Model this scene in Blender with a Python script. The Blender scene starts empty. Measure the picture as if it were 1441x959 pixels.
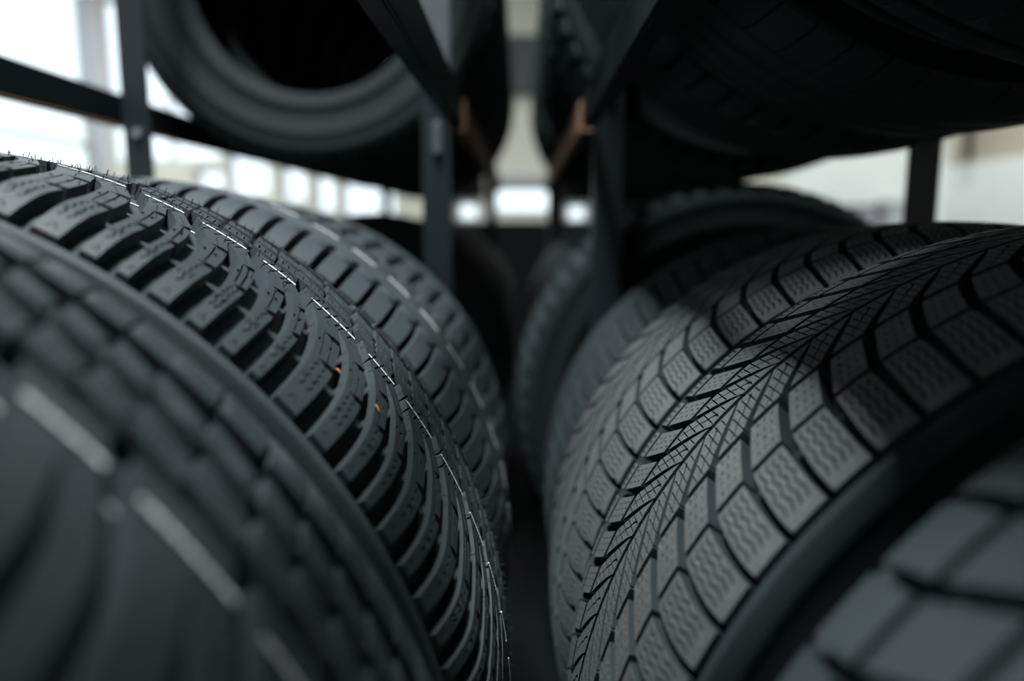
import bpy, bmesh, math, random
from mathutils import Vector, Matrix
from mathutils.geometry import delaunay_2d_cdt

random.seed(7)
S = bpy.context.scene
COL = S.collection
PI = math.pi

# ---------------------------------------------------------------- camera
cam_d = bpy.data.cameras.new('camera')
cam = bpy.data.objects.new('camera', cam_d)
COL.objects.link(cam)
PITCH, YAW = math.radians(8.637), math.radians(0.782)
cam.location = (0, 0, 0)
cam.rotation_euler = (PI / 2 - PITCH, 0, YAW)
cam_d.sensor_fit = 'HORIZONTAL'
cam_d.sensor_width = 36
cam_d.lens = 1050 * 36 / 1441
cam_d.clip_start = 0.01
cam_d.clip_end = 200
cam_d.dof.use_dof = True
cam_d.dof.focus_distance = 0.445
cam_d.dof.aperture_fstop = 2.3
S.camera = cam

# ---------------------------------------------------------------- sky, lamps, exposure
w = bpy.data.worlds.new('sky')
S.world = w
w.use_nodes = True
nt = w.node_tree
bg = nt.nodes['Background']
bg.inputs['Color'].default_value = (0.86, 0.94, 1.0, 1)
bg.inputs['Strength'].default_value = 1.9
S.view_settings.view_transform = 'Standard'
S.view_settings.look = 'None'
S.view_settings.exposure = 0.0
S.view_settings.gamma = 1.0
LAMP_W = 255.0
LAMPS = [(-.42, 0.15), (-3.0, 5.2), (3.1, 5.2), (0.0, 4.3)]   # ceiling lamps (x, y); all but the first added to brighten the background
LAMP_POWER = [1.0, 0.28, 0.26, 0.09]
LAMP_WID = [.32, .14, .14, .14]
LAMP_LEN = [1.6, 1.5, 1.5, 1.2]

# ---------------------------------------------------------------- materials
def mat(name, col, rough=0.6, spec=0.4, metal=0.0, bump=0.0, scale=200.0, speck=0.0, speck_col=(.35, .34, .31), vary=0.0, dist=0.0006, vscale=6.0):
    m = bpy.data.materials.new(name)
    m.use_nodes = True
    n, l = m.node_tree.nodes, m.node_tree.links
    b = n['Principled BSDF']
    b.inputs['Base Color'].default_value = (*col, 1)
    b.inputs['Roughness'].default_value = rough
    b.inputs['Specular IOR Level'].default_value = spec
    b.inputs['Metallic'].default_value = metal
    tc = n.new('ShaderNodeTexCoord')
    last = None
    if vary > 0:
        nz = n.new('ShaderNodeTexNoise'); nz.inputs['Scale'].default_value = vscale; nz.inputs['Detail'].default_value = 5
        l.new(tc.outputs['Object'], nz.inputs['Vector'])
        mx = n.new('ShaderNodeMix'); mx.data_type = 'RGBA'
        mx.inputs['A'].default_value = (*[c * (1 - vary) for c in col], 1)
        mx.inputs['B'].default_value = (*[min(1, c * (1 + vary)) for c in col], 1)
        l.new(nz.outputs['Fac'], mx.inputs['Factor'])
        last = mx.outputs['Result']
    if speck > 0:
        vz = n.new('ShaderNodeTexNoise'); vz.inputs['Scale'].default_value = 1100; vz.inputs['Detail'].default_value = 2
        l.new(tc.outputs['Object'], vz.inputs['Vector'])
        rp = n.new('ShaderNodeMapRange')
        rp.inputs['From Min'].default_value = 0.78 - speck; rp.inputs['From Max'].default_value = 0.84 - speck * .9
        l.new(vz.outputs['Fac'], rp.inputs['Value'])
        mx = n.new('ShaderNodeMix'); mx.data_type = 'RGBA'
        mx.inputs['A'].default_value = (*col, 1)
        mx.inputs['B'].default_value = (*speck_col, 1)
        l.new(rp.outputs['Result'], mx.inputs['Factor'])
        if last is not None: l.new(last, mx.inputs['A'])
        last = mx.outputs['Result']
    if last is not None: l.new(last, b.inputs['Base Color'])
    if bump > 0:
        nz = n.new('ShaderNodeTexNoise'); nz.inputs['Scale'].default_value = scale; nz.inputs['Detail'].default_value = 4
        l.new(tc.outputs['Object'], nz.inputs['Vector'])
        bp = n.new('ShaderNodeBump'); bp.inputs['Strength'].default_value = bump; bp.inputs['Distance'].default_value = dist
        l.new(nz.outputs['Fac'], bp.inputs['Height'])
        l.new(bp.outputs['Normal'], b.inputs['Normal'])
    return m

RUB = (.0235, .0325, .0355)
M_rubber = mat('tyre_rubber', RUB, .62, .32, bump=.35, scale=700, speck=.035, vary=.16, vscale=30)
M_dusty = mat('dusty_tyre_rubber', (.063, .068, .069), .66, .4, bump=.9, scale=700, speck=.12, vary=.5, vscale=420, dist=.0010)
M_side = mat('sidewall_rubber', (.008, .0112, .0122), .7, .1, bump=.2, scale=160, vary=.2, vscale=12)
M_soft = mat('dull_tyre_rubber', (.027, .036, .039), .68, .28, bump=.3, scale=300, vary=.18, vscale=14)
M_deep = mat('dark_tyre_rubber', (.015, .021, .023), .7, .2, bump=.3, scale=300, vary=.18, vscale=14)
M_white = mat('white_tread_paint', (.72, .73, .74), .6, .3, vary=.12, vscale=200)
M_hair = mat('mould_hair_rubber', (.012, .014, .015), .5, .3)
M_leaf = mat('dry_leaf', (.45, .17, .06), .7, .2, vary=.4, vscale=300)
M_steel = mat('dark_blue_painted_steel', (.008, .012, .0145), .4, .3, bump=.1, scale=90, vary=.25, vscale=9)
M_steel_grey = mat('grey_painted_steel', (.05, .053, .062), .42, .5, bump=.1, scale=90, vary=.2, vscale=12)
M_orange = mat('tan_orange_painted_steel', (.20, .115, .065), .5, .4, vary=.25, vscale=10)
M_bolt = mat('zinc_bolt', (.35, .37, .4), .35, .5, metal=.8)
M_cream = mat('cream_wall_paint', (.74, .72, .63), .8, .2, bump=.1, scale=30, vary=.05, vscale=1.5)
M_white_wall = mat('white_wall_panel', (.82, .85, .83), .7, .3, vary=.04, vscale=1.2)
M_beige = mat('beige_wall_paint', (.47, .42, .34), .8, .2, bump=.1, scale=30, vary=.06, vscale=1.5)
M_grey = mat('grey_trim_paint', (.42, .43, .44), .6, .3, vary=.06, vscale=4)
M_lilac = mat('pale_grey_paint', (.60, .61, .66), .6, .3, vary=.05, vscale=3)
M_dark = mat('dark_grey_paint', (.05, .055, .06), .5, .4, vary=.1, vscale=5)
M_black = mat('black_paint', (.006, .008, .0085), .8, .1, vary=.1, vscale=5)
M_floor = mat('dark_sealed_floor', (.010, .012, .012), .95, .0, bump=.25, scale=25, vary=.2, vscale=2, dist=.002)
M_ceil = mat('off_white_ceiling', (.30, .31, .31), .85, .2, bump=.1, scale=20, vary=.05, vscale=1)
M_asphalt = mat('pale_yard_concrete', (.5, .5, .49), .85, .2, bump=.3, scale=18, vary=.12, vscale=1, dist=.004)
M_plaster = mat('white_painted_masonry', (.78, .79, .78), .85, .2, bump=.2, scale=20, vary=.05, vscale=1)

def glass_mat():
    m = bpy.data.materials.new('window_glass'); m.use_nodes = True
    n, l = m.node_tree.nodes, m.node_tree.links
    n.remove(n['Principled BSDF'])
    t = n.new('ShaderNodeBsdfTransparent'); t.inputs['Color'].default_value = (.95, .98, .98, 1)
    g = n.new('ShaderNodeBsdfGlossy'); g.inputs['Roughness'].default_value = .02
    lw = n.new('ShaderNodeLayerWeight'); lw.inputs['Blend'].default_value = .5
    pw = n.new('ShaderNodeMath'); pw.operation = 'POWER'; pw.inputs[1].default_value = 5
    f = n.new('ShaderNodeMath'); f.operation = 'MULTIPLY_ADD'; f.inputs[1].default_value = .85; f.inputs[2].default_value = .04
    l.new(lw.outputs['Facing'], pw.inputs[0]); l.new(pw.outputs['Value'], f.inputs[0])
    x = n.new('ShaderNodeMixShader')
    l.new(f.outputs['Value'], x.inputs['Fac']); l.new(t.outputs['BSDF'], x.inputs[1]); l.new(g.outputs['BSDF'], x.inputs[2])
    l.new(x.outputs['Shader'], n['Material Output'].inputs['Surface'])
    return m
M_glass = glass_mat()
def emit_mat(name, col, s):
    m = bpy.data.materials.new(name); m.use_nodes = True
    b = m.node_tree.nodes['Principled BSDF']
    b.inputs['Emission Color'].default_value = (*col, 1); b.inputs['Emission Strength'].default_value = s
    return m
M_lamp = emit_mat('lamp_diffuser', (1, .98, .95), 6)

# ---------------------------------------------------------------- helpers
def link(name, me, m=None, parent=None, loc=(0, 0, 0), rot=(0, 0, 0)):
    o = bpy.data.objects.new(name, me)
    COL.objects.link(o)
    if m is not None and len(me.materials) == 0: me.materials.append(m)
    o.location = loc; o.rotation_euler = rot
    if parent is not None: o.parent = parent
    return o

def thing(name, label, cat, loc=(0, 0, 0), group=None):
    o = bpy.data.objects.new(name, None); COL.objects.link(o)
    o.empty_display_size = .05
    o.location = loc; o['label'] = label; o['category'] = cat
    if group: o['group'] = group
    return o

def tag(o, label, cat, group=None):
    o['label'] = label; o['category'] = cat
    if group: o['group'] = group
    return o

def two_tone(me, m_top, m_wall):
    """dusty running surface, darker rubber on the groove walls"""
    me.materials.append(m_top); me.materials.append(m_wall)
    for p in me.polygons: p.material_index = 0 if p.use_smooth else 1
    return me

def pydata(name, vs, fs, smooth=None):
    me = bpy.data.meshes.new(name)
    me.from_pydata(vs, [], fs)
    if smooth is not None:
        me.polygons.foreach_set('use_smooth', smooth if isinstance(smooth, list) else [smooth] * len(fs))
    me.update()
    return me

def box_bm(bm, lo, hi, bev=0.0):
    r = bmesh.ops.create_cube(bm, size=1)
    c = [(a + b) / 2 for a, b in zip(lo, hi)]; s = [max(1e-5, b - a) for a, b in zip(lo, hi)]
    bmesh.ops.scale(bm, vec=s, verts=r['verts']); bmesh.ops.translate(bm, vec=c, verts=r['verts'])
    if bev > 0:
        es = {e for v in r['verts'] for e in v.link_edges}
        bmesh.ops.bevel(bm, geom=list(es), offset=bev, segments=2, affect='EDGES', profile=.6)

def bm_mesh(name, bm, smooth=False):
    me = bpy.data.meshes.new(name); bm.to_mesh(me); bm.free()
    if smooth: me.polygons.foreach_set('use_smooth', [True] * len(me.polygons))
    return me

def box(name, lo, hi, m, parent=None, bev=0.0):
    bm = bmesh.new(); box_bm(bm, lo, hi, bev)
    return link(name, bm_mesh(name, bm), m, parent)

def boxes(name, lst, m, parent=None, bev=0.0):
    bm = bmesh.new()
    for lo, hi in lst: box_bm(bm, lo, hi, bev)
    return link(name, bm_mesh(name, bm), m, parent)

def struct(o):
    o['kind'] = 'structure'
    return o

def interp(tab, x):
    if x <= tab[0][0]: return tab[0][1]
    for (x0, y0), (x1, y1) in zip(tab, tab[1:]):
        if x <= x1: return y0 + (y1 - y0) * (x - x0) / (x1 - x0)
    return tab[-1][1]

def spline(tab, x):
    """Catmull-Rom through the table's points"""
    if x <= tab[0][0]: return tab[0][1]
    if x >= tab[-1][0]: return tab[-1][1]
    for i in range(len(tab) - 1):
        x0, y0 = tab[i]; x1, y1 = tab[i + 1]
        if x <= x1:
            def slope(k):
                if k == 0: return (tab[1][1] - tab[0][1]) / (tab[1][0] - tab[0][0])
                if k == len(tab) - 1: return (tab[k][1] - tab[k - 1][1]) / (tab[k][0] - tab[k - 1][0])
                return (tab[k + 1][1] - tab[k - 1][1]) / (tab[k + 1][0] - tab[k - 1][0])
            h = x1 - x0; t = (x - x0) / h
            return (2*t**3 - 3*t*t + 1) * y0 + (t**3 - 2*t*t + t) * h * slope(i) + (3*t*t - 2*t**3) * y1 + (t**3 - t*t) * h * slope(i + 1)

# ---------------------------------------------------------------- room shell
FL, CE = -0.86, 2.55
XL, XR, YF, YB = -4.0, 4.0, 7.2, -3.2
struct(box('floor', (XL - .2, YB - .2, FL - .1), (XR + .2, YF + .2, FL), M_floor))
struct(box('ceiling', (XL - .2, YB - .2, CE), (XR + .2, YF + .2, CE + .1), M_ceil))


def wall_with_holes(name, axis, pos, thick, lo, hi, holes, m):
    """wall in the plane axis=pos; lo/hi = (u0,z0),(u1,z1); holes = [(u0,u1,z0,z1)]"""
    us = sorted({lo[0], hi[0], *[h[0] for h in holes], *[h[1] for h in holes]})
    zs = sorted({lo[1], hi[1], *[h[2] for h in holes], *[h[3] for h in holes]})
    L = []
    for a, b in zip(us, us[1:]):
        run = None
        for c, d in zip(zs, zs[1:]):
            mid = ((a + b) / 2, (c + d) / 2)
            hole = any(h[0] < mid[0] < h[1] and h[2] < mid[1] < h[3] for h in holes)
            if hole:
                if run: L.append((a, b, *run)); run = None
            else: run = (run[0], d) if run else (c, d)
        if run: L.append((a, b, *run))
    bl = []
    for a, b, c, d in L:
        if axis == 'x': bl.append(((min(pos, pos + thick), a, c), (max(pos, pos + thick), b, d)))
        else: bl.append(((a, min(pos, pos + thick), c), (b, max(pos, pos + thick), d)))
    return struct(boxes(name, bl, m))

def window(name, axis, pos, u0, u1, z0, z1, ucuts, zcuts, fw=.05, m=None):
    """frame as the object's own mesh, each pane and mullion a part"""
    def B(a, b, c, d, t0, t1):
        if axis == 'x': return ((pos + t0, a, c), (pos + t1, b, d))
        return ((a, pos + t0, c), (b, pos + t1, d))
    t0, t1 = -.04, .04
    f = boxes(name, [B(u0, u1, z0, z0 + fw, t0, t1), B(u0, u1, z1 - fw, z1, t0, t1), B(u0, u0 + fw, z0 + fw, z1 - fw, t0, t1), B(u1 - fw, u1, z0 + fw, z1 - fw, t0, t1)], m or M_grey)
    struct(f)
    for c in ucuts:
        lo, hi = B(c - fw / 2, c + fw / 2, z0 + fw, z1 - fw, t0 * .8, t1 * .8); box('mullion', lo, hi, m or M_grey, f)
    for c in zcuts:
        lo, hi = B(u0 + fw, u1 - fw, c - fw / 2, c + fw / 2, t0 * .7, t1 * .7); box('transom', lo, hi, m or M_grey, f)
    us = [u0 + fw, *ucuts, u1 - fw]; zs = [z0 + fw, *zcuts, z1 - fw]
    for a, b in zip(us, us[1:]):
        for c, d in zip(zs, zs[1:]):
            lo, hi = B(a, b, c, d, -.004, .004); box('pane', lo, hi, M_glass, f)
    return f

# left wall: one long band of shop windows
wl = [(-2.6, -0.4, .15, 2.2), (0.2, 3.3, .15, 2.2), (3.9, 7.12, .15, 2.2)]
wall_with_holes('wall_left', 'x', XL, -.06, (YB, FL), (YF, CE), wl, M_white_wall)
window('window_1', 'x', XL - .03, *wl[2], [5.70], [.74, .79 + .30], .05, M_grey)
window('window_2', 'x', XL - .03, *wl[1], [1.75], [.74], .06)
window('window_3', 'x', XL - .03, *wl[0], [-1.5], [.74], .06)
# far wall: cream, a row of small windows on the left, white wainscot and door in the middle
wf = [(-3.93, -2.86, .62, 2.1), (-3.12, -2.84, .34, .55), (-2.80, -2.40, .30, .70), (-2.30, -2.05, .24, .62), (-1.98, -1.78, .14, .56), (-1.72, -1.20, .08, .46), (-.62, -.42, .06, .24), (.42, .62, .05, .22), (-.34, .30, .13, .38)]
wall_with_holes('wall_far', 'y', YF, .2, (XL, FL), (XR, CE), wf, M_cream)
NWIN = [4, 5, 6, 7, 8, 9, 10, 12, 13, 14]
for i, h in enumerate(wf):
    window('window_%d' % NWIN[i], 'y', YF + .1, *h, [-3.35] if i == 0 else [], [], .03, M_lilac)
wb = [(-3.3, -1.3, .1, 1.9)]
wall_with_holes('wall_back', 'y', YB, -.2, (XL, FL), (XR, CE), wb, M_beige)
window('window_11', 'y', YB - .1, *wb[0], [-2.3], [1.2], .06)
wall_with_holes('wall_right', 'x', XR, .2, (YB, FL), (YF, CE), [], M_beige)
struct(box('trim_1', (XR - .05, YB, FL), (XR, YF, .56), M_white_wall))            # white panelling of the right wall
struct(box('trim_2', (-.30, YF - .05, .38), (.24, YF, .48), M_grey))             # grey rail across the far wall
struct(box('trim_7', (XL + .1, YF - .03, FL), (2.45, YF, .06), M_black))             # dark skirting panel
struct(boxes('trim_8', [((-.86, YF - .03, .06), (-.64, YF, .64)), ((-.64, YF - .03, .26), (-.36, YF, .64))], M_black))   # dark panels beside the bright one
struct(boxes('trim_9', [((.32, YF - .03, .06), (.40, YF, .64)), ((.40, YF - .03, .24), (.86, YF, .64)), ((.64, YF - .03, .06), (1.3, YF, .24)), ((.86, YF - .03, .24), (1.3, YF, .5))], M_black))
struct(box('trim_4', (-.4, YF - .12, 1.22), (.4, YF, 1.72), M_dark))              # dark lintel above
struct(box('trim_5', (XL, YF - .10, FL), (XL + .06, YF, CE), M_lilac))            # corner pilaster
struct(box('trim_6', (2.45, YF - .04, FL), (XR - .05, YF, .70), M_white_wall))    # white panelling on the far wall

# outdoors: yard and a white building across it
struct(box('ground', (-60, -60, FL - .35), (60, 60, FL - .15), M_asphalt))

# ---------------------------------------------------------------- tyres
def profile(R, W):
    def r(v):
        a = abs(v)
        t = max(0.0, (a - (W - .032)) / .032)
        return R - .55 * a * a - .0095 * t * t
    return r

def poly_in(p, poly):
    x, y = p; c = False; n = len(poly); j = n - 1
    for i in range(n):
        xi, yi = poly[i]; xj, yj = poly[j]
        if (yi > y) != (yj > y) and x < (xj - xi) * (y - yi) / (yj - yi) + xi: c = not c
        j = i
    return c

def resample(poly, step):
    out = []
    for (x0, y0), (x1, y1) in zip(poly, poly[1:] + poly[:1]):
        k = max(1, int(math.hypot(x1 - x0, y1 - y0) / step + .5))
        out += [(x0 + (x1 - x0) * i / k, y0 + (y1 - y0) * i / k) for i in range(k)]
    return out

def slot(pts, wid):
    """closed thin polygon around a polyline (metric); wid = a width, or one per point"""
    n = len(pts); W = wid if isinstance(wid, (list, tuple)) else [wid] * n
    A, B = [], []
    for i, (x, y) in enumerate(pts):
        x0, y0 = pts[max(0, i - 1)]; x1, y1 = pts[min(n - 1, i + 1)]
        d = math.hypot(x1 - x0, y1 - y0) or 1e-9
        nx, ny = -(y1 - y0) / d, (x1 - x0) / d
        A.append((x + nx * W[i] / 2, y + ny * W[i] / 2)); B.append((x - nx * W[i] / 2, y - ny * W[i] / 2))
    return A + B[::-1]

def seg_dist(p, a, b):
    ax, ay = a; bx, by = b; dx, dy = bx - ax, by - ay
    t = max(0, min(1, ((p[0] - ax) * dx + (p[1] - ay) * dy) / (dx * dx + dy * dy + 1e-18)))
    return math.hypot(p[0] - ax - t * dx, p[1] - ay - t * dy)

def block_mesh(name, outline, slots, R, prof, depth, mirror=False, step=.006, draft=.0012, grid=.009, lift=0.0):
    """a tread block: outline [(deg, v)] and sipe polygons [(metres along, v)] cut out of it, wrapped round the tyre's axis (Y)"""
    K = R * PI / 180
    ol = [(u * K, v) for u, v in outline]
    olr = resample(ol, step)
    vs, es = [], []
    def loop(p):
        b = len(vs); vs.extend(Vector(q) for q in p); es.extend((b + i, b + (i + 1) % len(p)) for i in range(len(p)))
    loop(olr)
    for s in slots: loop(s)
    xs = [p[0] for p in ol]; ys = [p[1] for p in ol]
    x = math.floor(min(xs) / grid) * grid
    while x < max(xs):
        y = math.floor(min(ys) / grid) * grid
        while y < max(ys):
            if poly_in((x, y), ol) and not any(poly_in((x, y), s) for s in slots): vs.append(Vector((x, y)))
            y += grid
        x += grid
    V, E, F = delaunay_2d_cdt(vs, es, [], 0, 1e-6)[:3]
    V = [(v[0], v[1]) for v in V]
    tops = []
    for f in F:
        c = (sum(V[i][0] for i in f) / 3, sum(V[i][1] for i in f) / 3)
        if poly_in(c, ol) and not any(poly_in(c, s) for s in slots):
            a, b, d = (V[i] for i in f)
            ar = (b[0] - a[0]) * (d[1] - a[1]) - (b[1] - a[1]) * (d[0] - a[0])
            tops.append(tuple(f) if ar > 0 else (f[0], f[2], f[1]))
    cnt = {}
    for f in tops:
        for i in range(3):
            a, b = f[i], f[(i + 1) % 3]
            cnt.setdefault((min(a, b), max(a, b)), []).append((a, b))
    bnd = [l[0] for l in cnt.values() if len(l) == 1]
    def P(x, v, dr):
        u = x / R
        r = prof(v) - dr
        return (-r * math.cos(u) if mirror else r * math.cos(u), v, r * math.sin(u))
    verts, faces, sm = [], [], []
    idx = {}
    def top(i):
        if i not in idx: idx[i] = len(verts); verts.append(P(*V[i], -lift))
        return idx[i]
    # (u, v) is left-handed seen from outside when not mirrored
    for f in tops:
        t = [top(i) for i in f]
        faces.append(t[::-1] if not mirror else t); sm.append(True)
    nrm = {}
    for a, b in bnd:
        dx, dy = V[b][0] - V[a][0], V[b][1] - V[a][1]; d = math.hypot(dx, dy) or 1
        for i in (a, b):
            q = nrm.setdefault(i, [0, 0]); q[0] += dy / d; q[1] -= dx / d
    on = {}
    for i in nrm:
        on[i] = min(seg_dist(V[i], a, b) for a, b in zip(ol, ol[1:] + ol[:1])) < 2e-5
    bi = {}
    def bot(i):
        if i not in bi:
            k = math.hypot(*nrm[i]) or 1
            o = draft if on[i] else 0
            bi[i] = len(verts)
            verts.append(P(V[i][0] + nrm[i][0] / k * o, V[i][1] + nrm[i][1] / k * o, depth)); 
            verts.append(P(*V[i], -lift))
        return bi[i]
    for a, b in bnd:
        ja, jb = bot(a), bot(b)
        q = (ja + 1, ja, jb, jb + 1)
        faces.append(q[::-1] if not mirror else q); sm.append(False)
    return pydata(name, verts, faces, sm)

def lathe_mesh(name, prof_pts, n=160, closed=True):
    vs, fs = [], []
    m = len(prof_pts)
    for i in range(n):
        a = 2 * PI * i / n; c, s = math.cos(a), math.sin(a)
        vs += [(r * c, y, r * s) for y, r in prof_pts]
    for i in range(n):
        j = (i + 1) % n
        for k in range(m if closed else m - 1):
            k2 = (k + 1) % m
            fs.append((i * m + k, i * m + k2, j * m + k2, j * m + k))
    return pydata(name, vs, fs, True)

def casing_mesh(R, W, rb=.205, depth=.008, band=.004, n=160):
    """tyre body: tread base, shoulder bands, sidewalls with rings, beads and hollow inside (walked round once)"""
    p = profile(R, W); pts = []
    half = []
    for k in range(0, 9):
        v = (W - .001) * k / 8; half.append((v, p(v) - depth))
    half += [(W + .0004, p(W) - .0025), (W + band * .8, p(W) - .006), (W + band * 1.2, p(W) - .013), (W + band * 1.2 + .0014, p(W) - .0165), (W + band * 1.2 + .0004, p(W) - .0185)]
    sh = R - rb
    half += [(W + band + .0012, R - .30 * sh), (W + band + .002, R - .42 * sh), (W + band + .0028, R - .44 * sh), (W + band + .001, R - .46 * sh), (W + band - .004, R - .62 * sh), (W - .008, R - .78 * sh),
             (W - .0045, R - .80 * sh), (W - .010, R - .835 * sh), (W - .016, R - .92 * sh), (W - .018, rb + .003), (W - .022, rb)]
    inner = [(W - .034, rb + .001), (W - .036, rb + .014), (W - .022, R - .7 * sh), (W - .012, R - .5 * sh), (W - .014, R - .32 * sh), (W - .03, R - .024), (W * .5, R - .020), (0, R - .019)]
    right = half + inner
    pts = right + [(-y, r) for y, r in right[::-1][1:-1]]
    return lathe_mesh('casing', pts, n)

TYRE_N = [0]
class Tyre:
    def __init__(self, name, label, x, y, zbot, R, W, group, mats, rb=.205, n=160, depth=.008, casing=None, mirror=False):
        self.root = thing(name, label, 'tyre', (x, y, zbot), group)
        self.R, self.W, self.depth, self.mirror = R, W, depth, mirror
        self.prof = profile(R, W)
        self.m = mats
        self.casing_me = casing or casing_mesh(R, W, rb, depth, n=n)
        link('casing', self.casing_me, mats[1], self.root, (0, 0, R))
        self.rest = []
    def add(self, name, me, deg, vis=None, m=None):
        """a copy of a piece turned by deg; pieces outside the arc in view are gathered into one mesh"""
        if vis is not None:
            d = (deg - vis[0]) % 360
            if d > vis[1]: self.rest.append((me, deg)); return None
        return link(name, me, m or self.m[0], self.root, (0, 0, self.R), (0, math.radians(deg if self.mirror else -deg), 0))
    def finish(self, name='tread_blocks'):
        if not self.rest: return
        vs, fs, sm, mi = [], [], [], []
        for me, deg in self.rest:
            a = math.radians(deg if self.mirror else -deg); c, s = math.cos(a), math.sin(a)
            b = len(vs)
            vs += [(v.co.x * c + v.co.z * s, v.co.y, -v.co.x * s + v.co.z * c) for v in me.vertices]
            for p in me.polygons: fs.append([b + i for i in p.vertices]); sm.append(p.use_smooth); mi.append(p.material_index)
        ring = pydata(name, vs, fs, sm)
        for mm in (list(self.rest[0][0].materials) or [self.m[0]]): ring.materials.append(mm)
        if max(mi): ring.polygons.foreach_set('material_index', mi)
        o = link(name, ring, self.m[0], self.root, (0, 0, self.R))
        o['kind'] = 'stuff'

def lin(a, b, n): return [a + (b - a) * i / (n - 1) for i in range(n)]

# ---- pattern A: the all season tyre with slanted arms and a white line (lower left, first two tyres)
GA = [(-.110, -4.6), (-.088, -4.2), (-.064, -3.6), (-.028, -1.85), (-.010, -.1), (0, 1.0), (.014, 2.4)]
WA = [(-.110, 1.9), (-.064, 1.55), (-.028, 1.4), (0, 1.95), (.014, 1.7)]
WB = [(-.110, 1.9), (-.064, 1.5), (-.028, 1.15), (-.016, .8), (-.0085, .15)]
ARMS = {}
def arm_pieces(p, R, W, depth, hero=True):
    key = (round(p, 3), R, hero)
    if key in ARMS: return ARMS[key]
    K = R * PI / 180
    prof = profile(R, W)
    vsh = -(W - .001)
    vs_ = [vsh, -.100, -.094, -.088, -.080, -.072, -.064, -.058, -.052, -.046, -.040, -.034, -.028, -.023, -.018, -.013, -.0085]
    out = {}
    sp = .53 * p
    g = lambda v: spline(GA, v)
    up1 = [(g(v) - interp(WA, v) / 2, v) for v in vs_ + [0, .007, .014]]
    lo1 = [(g(v) - sp + interp(WB, v) / 2, v) for v in vs_] + [(g(-.0085) - sp - .06, -.004), (g(-.004) - sp - .2, .004), (g(.004) - sp - .35, .0135)]
    up2 = [(g(v) - sp - interp(WB, v) / 2, v) for v in vs_] + [(g(-.0085) - sp - .20, -.004), (g(-.004) - sp - .34, .004), (g(.004) - sp - .50, .0135)]
    lo2 = [(g(v) - p + interp(WA, v) / 2, v) for v in vs_ + [0, .007, .014]]
    for nm, up, lo, zig in (('a', up1, lo1, (.30, .66) if sp > 3.6 else (.5,)), ('b', up2, lo2, (.34, .70) if p > 6.5 else (.48,))):
        fu = [(v, u) for u, v in up]; fl = [(v, u) for u, v in lo]
        def at(f, v): return (interp(fl, v) * (1 - f) + interp(fu, v) * f) * K     # f=0 lower edge, 1 upper edge
        sl = []
        if hero:
            for vc in (-.064, -.0285):
                sl.append(slot([(at(-.08, vc), vc + .0006), (at(.30, vc), vc), (at(.52, vc), vc - .0002), (at(.70, vc), vc - .0008)], [.0062, .0056, .0020, .0007]))
                sl.append(slot([(at(.34, vc), vc - .001), (at(.30, vc), vc - .0045), (at(.20, vc), vc - .0052)], .0006))
            for f in zig:                                                        # zigzag sipes in the shoulder arm
                zz = lin(-.094, -.068, 25)
                sl.append(slot([(at(f, v) + .0008 * math.sin(v * 2 * PI / .0068), v) for i, v in enumerate(zz)], .0011))
                zz = lin(-.061, -.0315, 5)
                sl.append(slot([(at(f + .02, v), v) for v in zz], .0010))
            f = zig[-1]
            sl.append(slot([(at(.22, -.088), -.088), (at(.30, -.086), -.0855), (at(.26, -.083), -.0825)], .0009))
            sl.append(slot([(at(.80, -.089), -.089), (at(.86, -.086), -.0862), (at(.78, -.083), -.0838)], .0007))
            for q in (.24, .74):
                sl.append(slot([(at(q, -.046), -.046), (at(q + .13, -.0445), -.0445), (at(q + .12, -.042), -.0415)], .0014))
            sl.append(slot([(at(.3, -.103), -.103), (at(.5, -.0995), -.0995), (at(.72, -.103), -.103)], .0007))
            sl.append(slot([(at(.45, -.025), -.025), (at(.45, -.012), -.012)], .0006))
            k = 0
            u = min(lo[-1][0], lo[-3][0]) + .35
            while u < up[-2][0] - .3:                                             # short cuts across the centre rib
                x0 = u * K
                sl.append(slot([(x0 + .0013, -.0082), (x0, .0030), (x0 - .0010, .0128)], .0013))
                if k % 2: sl.append(slot([(x0 - .0030, .0060), (x0 - .0034, .0085), (x0 - .0016, .0098)], .0009))
                u += 1.12; k += 1
        out[nm] = block_mesh('tread_arm', lo + up[::-1], sl, R, prof, depth, step=.006 if hero else .012, grid=.010 if hero else .016)
    h = p / 2
    def row(name, a0, a1, b0, b1, wd, skew, cuts):
        """block whose near edge runs a0->a1 and far edge b0->b1 from its lower to its upper end, so the gaps between rows are wedges"""
        o = [(-wd / 2 - skew / 2, a0), (-wd / 2 + skew / 2, b0), (wd / 2 + skew / 2, b1), (wd / 2 - skew / 2, a1)]
        sl = []
        if hero:
            for f in cuts:
                x = (-wd / 2 + wd * f) * K; e0 = a0 + (a1 - a0) * f; e1 = b0 + (b1 - b0) * f
                sl.append(slot([(x - skew / 2 * K * .8, e0 + .0025), (x + skew / 2 * K * .7, e1 - .003)], .0009))
                sl.append(slot([(x + .002, (e0 + e1) / 2 - .001), (x + .004, (e0 + e1) / 2), (x + .0035, (e0 + e1) / 2 + .002)], .0006))
        return block_mesh(name, o, sl, R, prof, depth, step=.008, grid=.02)
    out['c'] = row('groove_block', .0190, .0235, .0335, .0410, h * .95, .7, (.2, .5, .8))
    out['d'] = row('inner_block', .0445, .0495, .0580, .0650, h * .94, .8, (.3, .7))
    out['e'] = row('far_shoulder_block', .0740, .0740, W - .001, W - .001, h * .88, 1.4, (.33, .66))
    # white line: along the rib top, down into the notch and across its floor
    segs = []
    k = -p + interp(WA, 0) / 2 + 1.0
    vl, hw, th = .0006, .0008, .00035
    path = []
    u0, u1 = k, 1.0 - interp(WA, 0) / 2
    u = u0 + .02
    pieces = []
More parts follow.
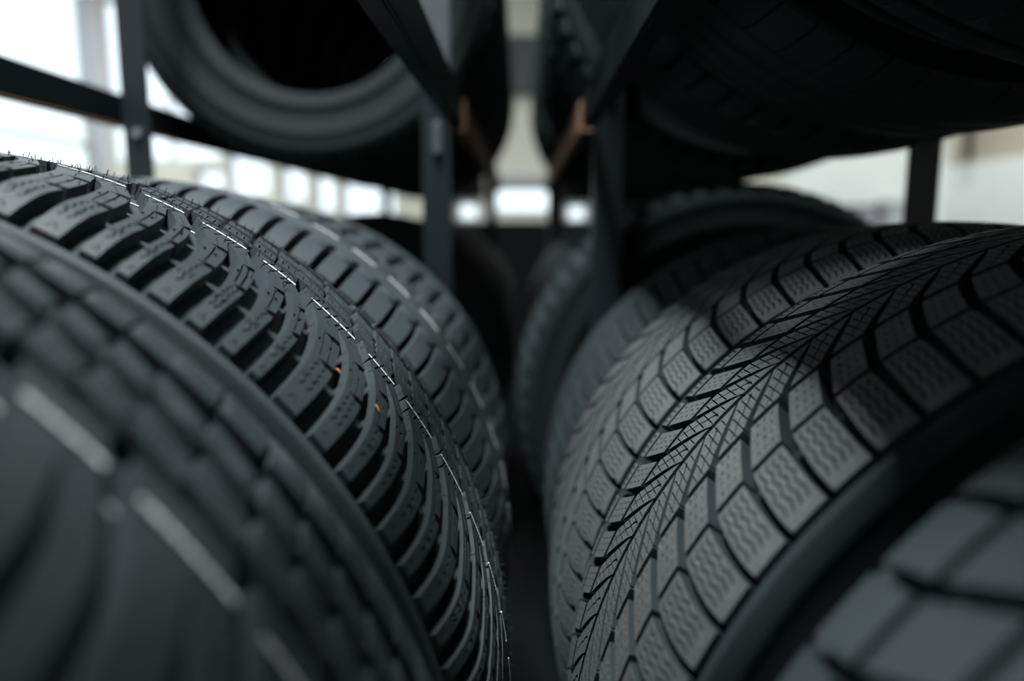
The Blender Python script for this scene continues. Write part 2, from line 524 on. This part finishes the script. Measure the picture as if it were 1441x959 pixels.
    while u < u1 - .05:
        e = min(u + .97, u1); pieces.append([(u, 0), ((u + e) / 2, 0), (e, 0)]); u = e + .15
    dr = -.2
    pieces.append([(u1, 0), (u1 + .12, depth * .96), (u1 + interp(WA, 0) * .5, depth * .98), (u1 + interp(WA, 0) - .12, depth * .96), (u1 + interp(WA, 0), 0)])
    V, F = [], []
    r0 = prof(0)
    for pc in pieces:
        b = len(V)
        for u, d in pc:
            a = math.radians(u); r = r0 - d + .0003
            for dv, rr in ((-hw, 0), (-hw, th), (hw, th), (hw, 0)):
                V.append(((r + rr) * math.cos(a), vl + dv, (r + rr) * math.sin(a)))
        for i in range(len(pc) - 1):
            for q in range(4):
                F.append((b + 4 * i + q, b + 4 * i + (q + 1) % 4, b + 4 * i + 4 + (q + 1) % 4, b + 4 * i + 4 + q))
        F.append((b, b + 1, b + 2, b + 3)); F.append(tuple(b + 4 * (len(pc) - 1) + q for q in (3, 2, 1, 0)))
    out['line'] = pydata('white_line', V, F, False)
    ARMS[key] = out
    return out

def pitches(anchor, ups, downs):
    """list of (apex angle, pitch) round the tyre; ups/downs are pitches seen in the photo from the anchor on"""
    L = []
    a = anchor
    for p in downs: L.append((a, p)); a -= p
    tot = sum(downs) + sum(ups)
    rest = 360 - tot
    n = round(rest / 6.6)
    q = [rest / n] * n
    for p in q: L.append((a, p)); a -= p
    for p in ups[::-1]: L.append((a, p)); a -= p
    return L

def tyre_A(name, label, x, y, zb, R, W, ups, downs, anchor, hero=True, hairs=False, vis=(-40, 200)):
    t = Tyre(name, label, x, y, zb, R, W, 'tyres on the lower left shelf', (M_rubber, M_soft), n=220)
    for a, p in pitches(anchor, ups, downs):
        q = arm_pieces(p, R, W, .008, hero)
        t.add('tread_arm', q['a'], a, vis); t.add('tread_arm', q['b'], a, vis)
        for h in (0, .5):
            t.add('groove_block', q['c'], a + 1.6 - p * h, vis); t.add('inner_block', q['d'], a + 2.8 - p * h, vis); t.add('far_shoulder_block', q['e'], a + 4.4 - p * h, vis)
        d = (a - vis[0]) % 360
        if d <= vis[1]: t.add('white_line', q['line'], a, None, M_white)
    t.finish()
    if hairs:
        vs, fs = [], []
        rnd = random.Random(3)
        for vrow, st, sd in ((.0085, 1.15, .001), (-.0125, 2.3, .002), (.030, 1.6, .003), (.055, 1.65, .004), (.073, 1.0, .002), (-.040, 3.3, .006), (.098, 1.5, .003)):
            u = -20.0
            while u < 160:
                u += st * rnd.uniform(.75, 1.25)
                v = vrow + rnd.uniform(-sd, sd)
                a = math.radians(u); r = t.prof(v) - .001
                L = rnd.uniform(.0026, .0048); wd = .00036
                tx, tv = rnd.gauss(0, .0007), rnd.gauss(0, .0008)
                b = len(vs)
                for k in range(3):
                    an = k * 2.094
                    aa = a + math.cos(an) * wd / R
                    vs.append((r * math.cos(aa), v + math.sin(an) * wd, r * math.sin(aa)))
                for k in range(3):
                    an = k * 2.094
                    aa = a + (math.cos(an) * wd * .7 + tx) / R
                    vs.append(((r + L) * math.cos(aa), v + tv + math.sin(an) * wd * .7, (r + L) * math.sin(aa)))
                for k in range(3): fs.append((b + k, b + (k + 1) % 3, b + 3 + (k + 1) % 3, b + 3 + k))
                fs.append((b + 3, b + 4, b + 5))
        o = link('mould_hairs', pydata('mould_hairs', vs, fs, False), M_hair, t.root, (0, 0, R)); o['kind'] = 'stuff'
    return t

SH_L = -.655
tA2 = tyre_A('tyre', 'sharp black tyre on lower left shelf with thin white line and rubber hairs', -.358, .437, SH_L, .351, .107,
             [5.73, 6.68, 5.9, 8.54], [7.64, 5.81, 6.45, 6.64, 5.65, 5.45, 5.2], 131.72 - 83.42, hairs=True)
tA1 = tyre_A('tyre', 'nearest black tyre on the left, badly out of focus, with broad blurred white line', -.358, .180, SH_L, .351, .117,
             [6.6, 6.6, 6.6], [6.4, 7.9, 6.6, 6.6], 48.5, hero=False)

# ---- pattern B: the winter tyre with arrow grooves (lower right, three tyres)
FB = [(-.126, -1.2), (-.10, -.9), (-.084, -.4), (-.070, 0), (-.052, 1.4), (-.036, 2.75), (-.028, 4.1), (-.020, 5.6), (-.012, 7.0), (-.003, 8.6)]
WBk = [(-.126, .75), (-.10, .85), (-.070, 1.2), (-.036, 1.3), (-.028, 1.2), (-.012, .9), (-.003, .3)]
ARR = {}
def arrow_pieces(P, R, W, depth, hero, mtop):
    key = (round(P, 3), R, hero)
    if key in ARR: return ARR[key]
    K = R * PI / 180; prof = profile(R, W); out = {}
    f = lambda v: interp(FB, v)
    wd = lambda v: interp(WBk, v)
    for side in (-1, 1):
        def mk(name, vv, sl, **kw):
            lo = [(f(v) + wd(v) / 2, -side * v if side > 0 else v) for v in vv]
            hi = [(f(v) + P - wd(v) / 2, -side * v if side > 0 else v) for v in vv]
            if side > 0: sl = [[(x, -y) for x, y in s] for s in sl]
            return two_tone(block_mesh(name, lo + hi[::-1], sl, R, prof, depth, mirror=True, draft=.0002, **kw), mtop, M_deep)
        at = lambda q, v: (f(v) + wd(v) / 2 + (P - wd(v)) * q) * K
        sl = []
        if hero:
            for q in (.17, .39, .61, .83):
                zz = lin(-W + .006, -.0755, 25)
                sl.append(slot([(at(q, v) + .0009 * math.sin(v * 2 * PI / .0085), v) for i, v in enumerate(zz)], .0012))
        nm = 'shoulder_block'
        out['s%d' % side] = mk('shoulder_block', [-W + .001, -.104, -.10, -.092, -.084, -.078, -.0725], sl, step=.006 if hero else .012, grid=.012)
        sl = []
        if hero:
            for q in (.25, .5, .75):
                for v in lin(-.064, -.043, 4):
                    sl.append(slot([(at(q, v), v), (at(q, v + .0025) + .0004, v + .0025)], .0009))
        out['m%d' % side] = mk('middle_block', [-.0680, -.060, -.052, -.044, -.0385], sl, step=.006 if hero else .012, grid=.012)
        sl = []
        if hero:
            def finv(u):                                                          # v at which the groove path reaches u
                return interp([(uu, v) for v, uu in FB], u)
            u = 3.5
            while u < 12.4:                                                       # fine cuts across the arms, along the tyre's width
                va, vb = max(finv(u - P + .45) + .0008, -.0328), min(finv(u - .45) - .0008, -.0035)
                if vb - va > .004: sl.append(slot([(u * K, va), (u * K + .0003, vb)], .0009))
                u += .92
            vv = lin(-.031, -.0065, 7)
            sl.append(slot([(at(.50 + (.03 if i % 2 else -.03), v), v) for i, v in enumerate(vv)], [.0007, .0007, .0009, .0010, .0012, .0014, .0016]))
        out['c%d' % side] = mk('centre_block', [-.0335, -.030, -.026, -.020, -.014, -.008, -.0025], sl, step=.005 if hero else .010, grid=.009 if hero else .014)
    ARR[key] = out
    return out

def tyre_B(label, x, y, zb, R, W, n, phase, hero, mats, vis=(-45, 190), name='tyre'):
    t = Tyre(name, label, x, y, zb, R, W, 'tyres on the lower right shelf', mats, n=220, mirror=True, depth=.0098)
    P = 360 / n
    q = arrow_pieces(P, R, W, .0098, hero, mats[0])
    for k in range(n):
        a = phase + k * P
        for nm, key in (('shoulder_block', 's'), ('middle_block', 'm'), ('centre_block', 'c')):
            t.add(nm, q[key + '-1'], a, vis); t.add(nm, q[key + '1'], a + 1.0, vis)
    t.finish()
    return t
SH_R = -.655
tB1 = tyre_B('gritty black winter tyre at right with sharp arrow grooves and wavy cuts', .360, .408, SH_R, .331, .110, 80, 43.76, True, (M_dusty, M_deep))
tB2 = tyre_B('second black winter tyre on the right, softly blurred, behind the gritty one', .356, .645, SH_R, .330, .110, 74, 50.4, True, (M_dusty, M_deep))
tB0 = tyre_B('nearest black tyre in the lower right corner, wholly blurred big blocks', .362, .122, SH_R, .337, .112, 64, 40.2, False, (M_soft, M_soft))

# ---- other tyres: rows of blocks and ribs
ROWS = {}
def rounded(v0, v1, wd, skew, r, R, ends):
    """block outline with rounded corners at the chosen end(s); units deg, m"""
    K = R * PI / 180
    pts = [(-wd / 2 - skew / 2, v0), (-wd / 2 + skew / 2, v1), (wd / 2 + skew / 2, v1), (wd / 2 - skew / 2, v0)]
    out = []
    for i, p in enumerate(pts):
        rr = r if ((i in (1, 2)) == (ends == 'hi')) or ends == 'both' else 0
        if rr == 0: out.append(p); continue
        a, b = pts[i - 1], pts[(i + 1) % 4]
        P = lambda q: Vector((q[0] * K, q[1]))
        c = P(p); da = (P(a) - c).normalized(); db = (P(b) - c).normalized()
        for k in range(5):
            s = k / 4
            q = (c + da * rr) * (1 - s) ** 2 + c * 2 * s * (1 - s) + (c + db * rr) * s * s
            out.append((q.x / K, q.y))
    return out

def tyre_rows(label, x, y, zb, R, W, rows, group, mats, mirror, vis, ribs=(), phase=0.0, dash=None, name='tyre', rb=.205, n=128, depth=.007, casing=None):
    t = Tyre(name, label, x, y, zb, R, W, group, mats, rb=rb, n=n, mirror=mirror, depth=depth, casing=casing)
    K = R * PI / 180
    for nm, v0, v1, cnt, duty, skew, r, ends, sip in rows:
        P = 360 / cnt
        key = (nm, v0, v1, cnt, duty, skew, r, ends, sip, R, W, mirror)
        if key not in ROWS:
            wd = P * duty
            sl = []
            for s in range(sip):
                q = (-wd / 2 + wd * (s + 1) / (sip + 1))
                zz = lin(v0 + .006, v1 - .006, 7)
                sl.append(slot([((q + skew * ((v - v0) / (v1 - v0) - .5)) * K + (.0006 if i % 2 else -.0006), v) for i, v in enumerate(zz)], .0009))
            ROWS[key] = block_mesh(nm, rounded(v0, v1, wd, skew, r, R, ends), sl, R, t.prof, depth, mirror=mirror, step=.009, grid=.014)
        for k in range(cnt): t.add(nm, ROWS[key], phase + k * P + (hash(nm) % 7) * 0, vis)
    for v0, v1 in ribs:
        pts = [(v0 - .0008, t.prof(v0) - depth), (v0, t.prof(v0)), ((v0 + v1) / 2, t.prof((v0 + v1) / 2)), (v1, t.prof(v1)), (v1 + .0008, t.prof(v1) - depth)]
        link('rib', lathe_mesh('rib', pts, n), mats[0], t.root, (0, 0, R))
    if dash:
        v, cnt, duty, ph, hw = dash
        P = 360 / cnt; V, F = [], []
        us = lin(-P * duty, 0, 6)
        for u in us:
            a = math.radians(180 - u if mirror else u); r = t.prof(v) + .0002
            for dv, rr in ((-hw, 0), (-hw, .0005), (hw, .0005), (hw, 0)): V.append(((r + rr) * math.cos(a), v + dv, (r + rr) * math.sin(a)))
        for i in range(5):
            for q in range(4): F.append((4 * i + q, 4 * i + (q + 1) % 4, 4 * i + 4 + (q + 1) % 4, 4 * i + 4 + q))
        F += [(0, 1, 2, 3), (23, 22, 21, 20)]
        me = pydata('white_line', V, F, False)
        for k in range(cnt): 
            a = ph + k * P
            if (a - vis[0]) % 360 <= vis[1]: t.add('white_line', me, a, None, M_white)
    t.finish()
    return t

VL, VR = (-45, 190), (-45, 190)
G_LL, G_LR = 'tyres on the lower left shelf', 'tyres on the lower right shelf'
rowsL3 = [('shoulder_block', -.106, -.033, 88, .70, 1.4, .009, 'hi', 0), ('inner_block', .022, .046, 88, .72, .9, 0, 'hi', 0), ('outer_block', .052, .1, 88, .70, 1.0, 0, 'hi', 0)]
tyre_rows('blurred tyre with rounded shoulder blocks and dashed white line behind the sharp one', -.362, .70, SH_L, .350, .108, rowsL3, G_LL, (M_soft, M_side), False, VL,
          ribs=[(-.026, .016)], dash=(0.0, 52, .62, 40.6, .0012), n=160)
rowsL4 = [('shoulder_block', -.104, -.062, 66, .66, .8, .006, 'hi', 0), ('inner_block', -.054, -.014, 66, .62, .8, .006, 'both', 0), ('middle_block', -.004, .036, 66, .62, .8, .006, 'both', 0)]
tyre_rows('blurred black tyre with pale outer rib, last before the left front post', -.364, .952, SH_L, .345, .108, rowsL4, G_LL, (M_soft, M_side), False, VL,
          ribs=[(.048, .104)], dash=(.095, 42, .12, 22.6, .0016))
tyre_rows('dim black tyre seen just past the left front post', -.362, 1.86, SH_L, .345, .108, [('shoulder_block', -.106, -.05, 60, .62, 1.0, .006, 'hi', 0), ('inner_block', -.03, .02, 60, .62, .6, .006, 'both', 0), ('outer_block', .045, .10, 60, .6, 1, 0, 'hi', 0)],
          G_LL, (M_soft, M_side), False, (-20, 130), ribs=[(-.044, -.036)])
rowsR3 = [('shoulder_block', -.106, -.022, 74, .80, 2.4, .008, 'hi', 1)]
tyre_rows('third black tyre on the right with short slanted slots, dim and blurred', .356, .905, SH_R, .328, .108, rowsR3, G_LR, (M_deep, M_deep), True, VR, ribs=[(-.017, .02), (.026, .1)])
rowsR4 = [('shoulder_block', -.106, -.045, 60, .66, 1.2, .006, 'hi', 0), ('inner_block', -.034, .01, 60, .66, .8, .006, 'both', 0), ('outer_block', .02, .1, 60, .7, 1.0, .006, 'hi', 0)]
tyre_rows('large dark tyre just behind the right front post on the lower shelf', .352, 1.285, SH_R + .004, .362, .110, rowsR4, G_LR, (M_deep, M_side), True, VR)
tyre_rows('dim black tyre deep in the right rack beyond the large dark one', .356, 1.86, SH_R, .340, .108, rowsR4, G_LR, (M_deep, M_side), True, (-20, 130))

for yy in (2.10, 2.34, 2.58, 2.82):
    for sx in (-1, 1):
        tyre_rows('dim black tyre in the lower %s row, %s beyond the front post' % ('left' if sx < 0 else 'right', {2.10: 'second', 2.34: 'third', 2.58: 'fourth', 2.82: 'fifth and last'}[yy]), sx * .36, yy, SH_R, .342, .108, [('tread_block', -.10, .10, 60, .7, 1.4, 0, 'hi', 0)], G_LL if sx < 0 else G_LR, (M_soft, M_side), sx > 0, (0, 100), n=96)
# upper shelves
# unseen tyres added above the camera to shade the nearest lower ones
G_UL, G_UR = 'tyres on the upper left shelf', 'tyres on the upper right shelf'
CASE_U = casing_mesh(.33, .104, .203, .007, n=160)
rowsU = [('shoulder_block', -.102, -.058, 62, .78, .9, 0, 'hi', 0), ('far_shoulder_block', .058, .102, 62, .78, .9, 0, 'hi', 0)]
ribsU = [(-.051, -.02), (-.013, .013), (.02, .051)]
tyre_rows('added unseen black tyre above the nearest left tyre, put in to shade it', -.363, .055, .102, .358, .108, rowsU, G_UL, (M_soft, M_side), False, (-110, 100), ribs=ribsU)
for yy, lab in ((.135, 'added unseen black tyre just above the corner tyre, put in to shade it'), (-.105, 'added unseen black tyre at the near upper right end, put in for its shade')):
    tyre_rows(lab, .361, yy, .079, .336, .108, rowsU, G_UR, (M_soft, M_side), True, (-110, 100), ribs=ribsU)
for i, yy in enumerate((1.415, 1.64, 1.865, 2.09, 2.315, 2.54, 2.765)):
    lab = ['black tyre on upper left shelf showing its open rim hole to the camera', 'second tyre of the upper left row, its bead ring seen through the first hole',
           'third tyre of the upper left row, seen through the rim holes'][i] if i < 3 else 'dark tyre deep in the upper left row, %s behind the open rim hole' % ['third', 'fourth', 'fifth', 'sixth and last'][i - 3]
    tyre_rows(lab, -.361, yy, .102, .33, .104, rowsU if i < 1 else rowsU[:1], G_UL, (M_soft, M_side), False, (-100, 130) if i == 0 else (-70, 60), ribs=ribsU, casing=CASE_U)
rowsUR1 = [('shoulder_block', -.102, -.058, 62, .9, .9, 0, 'hi', 0), ('centre_block', -.048, .05, 50, .955, 3.2, 0, 'hi', 1), ('far_shoulder_block', .060, .102, 62, .93, .9, 0, 'hi', 1)]
rowsUR2 = [('shoulder_block', -.102, -.056, 70, .92, 1.2, 0, 'hi', 0), ('far_shoulder_block', .058, .102, 62, .88, .9, 0, 'hi', 0)]
for i, yy in enumerate((.368, .640, .872, 1.275, 1.50, 1.725, 1.95, 2.30, 2.60, 2.85)):
    lab = ['gritty dark tyre overhead at the top right, nearest on the upper right shelf', 'dark tyre overhead on the upper right with a thin lit shoulder edge cut by slits',
           'third dark tyre of the upper right row, before the front post', 'tyre just past the right front post on the upper shelf, bluish tread blocks'][i] if i < 4 else 'dark tyre deep in the upper right row, %s behind the front post' % ['second', 'third', 'fourth', 'fifth', 'sixth', 'seventh and last'][i - 4]
    rw = [rowsUR1, rowsUR2, rowsU, [('shoulder_block', -.102, -.05, 54, .6, 1.6, 0, 'hi', 0), ('middle_block', -.035, .0, 54, .66, 1.0, 0, 'hi', 0), ('outer_block', .02, .1, 54, .7, 1.0, 0, 'hi', 0)]][i] if i < 4 else rowsU[:1]
    tyre_rows(lab, .360, yy, .079, .33, .104, rw, G_UR, (M_rubber if i == 0 else M_soft, M_side), True, (-110, 130) if i < 4 else (-70, 60),
              ribs=ribsU if i not in (0, 3) else ([(-.052, -.0505)] if i == 0 else []), casing=CASE_U)

# small orange flecks of dried leaf caught in the sharp tyre's tread
def fleck(label, u, v, L, wd, rot):
    R = .351; a = math.radians(u); r = profile(R, .107)(v) + .0006
    c = Vector((-.358 + r * math.cos(a), .437 + v, SH_L + R + r * math.sin(a)))
    n = Vector((math.cos(a), 0, math.sin(a))); tt = Vector((-math.sin(a), 0, math.cos(a))); yv = Vector((0, 1, 0))
    d = tt * math.cos(rot) + yv * math.sin(rot); s = n.cross(d)
    vs = []
    prof_ = [(-1, .1, 0), (-.6, .7, .25), (0, 1, .5), (.5, .75, .3), (1, .08, .1)]
    for t_, w_, h_ in prof_:
        for k, hh in ((-1, 0), (0, .0007), (1, .0002), (0, -.0004)):
            vs.append(tuple(d * (L / 2 * t_) + s * (wd / 2 * w_ * k) + n * (h_ * .001 + hh)))
    fs = [(4 * i + k, 4 * i + (k + 1) % 4, 4 * i + 4 + (k + 1) % 4, 4 * i + 4 + k) for i in range(4) for k in range(4)] + [(0, 1, 2, 3), (19, 18, 17, 16)]
    o = link('leaf_fleck', pydata('leaf_fleck', vs, fs, False), M_leaf, None, c)
    tag(o, label, 'debris', 'orange leaf flecks on the sharp left tyre')
fleck('lower orange leaf fleck stuck on the sharp left tyre', 36.6, -.052, .0052, .0026, .5)
fleck('upper thin orange leaf fleck on the edge of a tread block', 41.2, -.060, .0042, .0014, .2)

# ---------------------------------------------------------------- racks
def rack(label, sx, group):
    zoff = .0
    r = thing('tyre_rack', label, 'rack', (sx * .36, 1.0, FL), group)
    ox, oy, oz = sx * .36, 1.0, FL
    def bx(name, lo, hi, m, par=r, bev=.0015):
        a = (min(sx * lo[0], sx * hi[0]) - ox, lo[1] - oy, lo[2] - oz); b = (max(sx * lo[0], sx * hi[0]) - ox, hi[1] - oy, hi[2] - oz)
        return box(name, a, b, m, par, bev)
    def bxs(name, lst, m, par=r, bev=.0012):
        L = [((min(sx * lo[0], sx * hi[0]) - ox, lo[1] - oy, lo[2] - oz), (max(sx * lo[0], sx * hi[0]) - ox, hi[1] - oy, hi[2] - oz)) for lo, hi in lst]
        return boxes(name, L, m, par, bev)
    TOP = 1.05
    rear = (.540, .580) if sx < 0 else (.556, .604)
    for py in (-1.0, 1.11, 3.1):
        # angle section posts: a flange facing the camera and one running back
        f = bxs('post', [((.104, py, FL), (.146, py + .004, TOP)), ((.104 if sx > 0 else .142, py + .004, FL), (.108 if sx > 0 else .146, py + .042, TOP))], M_steel)
        g = bxs('post', [((rear[0], py, FL), (rear[1], py + .004, TOP)), ((rear[1] - .004, py + .004, FL), (rear[1], py + .042, TOP))], M_steel)
        if py > 0:
            cyl('bolt', (sx * (rear[0] + .018) - ox, py - .004 - oy, .135 - oz), .007, .008, M_bolt, g)
            if sx < 0: bx('lit_post_plate', (.103, py - .006, .215), (.147, py - .0005, TOP - .01), M_steel_grey, f)  # added pale plate, stands in for light falling on the upper post
            zc = .105 if sx < 0 else .19
            bx('bracket', (.116, py - .010, zc), (.130, py - .0005, zc + .045), M_steel_grey, f)
        bx('cross_brace', (.146, py + .02, FL + .10), (rear[0], py + .036, FL + .14), M_steel)
        bx('cross_brace', (.146, py + .02, .98), (rear[0], py + .036, 1.02), M_steel)
    zl = (-.592, -.555) if sx < 0 else (-.582, -.545)
    for y0, y1, m in ((-.995, 1.109, M_steel), (1.155, 3.098, M_orange)):
        bxs('front_rail', [((.086, y0, .143), (.089, y1, .188)), ((.089, y0, .143), (.106, y1, .146))], m)
        bxs('rear_rail', [((.622, y0, .157), (.640, min(y1 + .046, 3.098), .204))], M_steel)
        bxs('rail_lip', [((.621, y0, .152), (.627, min(y1 + .046, 3.098), .1565))], M_orange)
        bxs('front_rail', [((.086, y0, zl[0]), (.089, y1, zl[1])), ((.089, y0, zl[0]), (.104, y1, zl[0] + .003))], M_steel)
        bxs('rear_rail', [((.622, y0, zl[0]), (.640, y1, zl[1]))], M_steel)
    return r

def cyl(name, c, rad, h, m, parent):
    bm = bmesh.new()
    bmesh.ops.create_cone(bm, cap_ends=True, segments=6, radius1=rad, radius2=rad * .9, depth=h, matrix=Matrix.Translation(c) @ Matrix.Rotation(PI / 2, 4, 'X'))
    return link(name, bm_mesh(name, bm), m, parent)
rack('dark blue steel tyre rack holding the left rows of tyres', -1, 'tyre racks')
rack('dark blue steel tyre rack holding the right rows of tyres', 1, 'tyre racks')

# ---------------------------------------------------------------- things along the walls
pipe = bmesh.new()
bmesh.ops.create_cone(pipe, cap_ends=True, segments=16, radius1=.035, radius2=.035, depth=1.4, matrix=Matrix.Translation((XR - .12, 6.72, 1.27)))
o = link('wall_pipe', bm_mesh('wall_pipe', pipe, True), M_dark)
tag(o, 'thin dark upright pipe on the beige right wall above white panelling', 'pipe')

cab = thing('cabinet', 'low pale grey cabinet along the far wall at right behind the racks', 'cabinet', (3.05, 6.86, FL))
box('body', (-.62, -.24, 0), (.62, .24, .86), M_lilac, cab, .01)
for k in (-1, 1):
    d = box('door', (min(.01 * k, .6 * k), -.262, .06), (max(.01 * k, .6 * k), -.242, .82), M_white_wall, cab, .004)
    box('handle', (.06 * k - .012, -.285, .42), (.06 * k + .012, -.2625, .56), M_dark, d, .003)
M_mauve = mat('mauve_plastic', (.30, .27, .33), .5, .4, vary=.1, vscale=6)
for k, (bx_, w_, h_, m_, lb) in enumerate(((2.62, .26, .24, M_lilac, 'pale grey storage box at the left end of the far cabinet'), (2.98, .30, .17, M_mauve, 'mauve storage box in the middle of the far cabinet top'), (3.34, .24, .21, M_grey, 'mid grey storage box at the right end of the far cabinet'))):
    t = thing('storage_box', lb, 'box', (bx_, 6.84, FL + .861), 'storage boxes on the far cabinet')
    box('tub', (-w_ / 2, -.13, 0), (w_ / 2, .13, h_), m_, t, .012)
    box('lid', (-w_ / 2 - .012, -.142, h_ + .0005), (w_ / 2 + .012, .142, h_ + .022), M_dark if k == 1 else M_lilac, t, .006)

# ---------------------------------------------------------------- ceiling lamps
for i, ((lx, ly), pw) in enumerate(zip(LAMPS, LAMP_POWER)):
    hl = LAMP_LEN[i] / 2
    t = thing('ceiling_lamp', ['long white ceiling lamp over the left rack', 'added unseen ceiling lamp near the left windows, lighting the background', 'added unseen ceiling lamp brightening the beige right wall', 'added unseen ceiling lamp past the far end, lighting the aisle'][i], 'lamp', (lx, ly, CE), 'ceiling lamps')
    box('housing', (-LAMP_WID[i] / 2 - .02, -hl, -.07), (LAMP_WID[i] / 2 + .02, hl, -.002), M_grey, t, .004)
    box('diffuser', (-LAMP_WID[i] / 2, -hl + .02, -.082), (LAMP_WID[i] / 2, hl - .02, -.0705), M_lamp, t, .003)
    ld = bpy.data.lights.new('lamp_light', 'AREA'); ld.shape = 'RECTANGLE'; ld.size = LAMP_WID[i]; ld.size_y = 2 * hl - .05
    ld.energy = LAMP_W * pw; ld.color = (.94, 1, 1)
    lo = bpy.data.objects.new('lamp_light', ld); COL.objects.link(lo); lo.parent = t; lo.location = (0, 0, -.085)
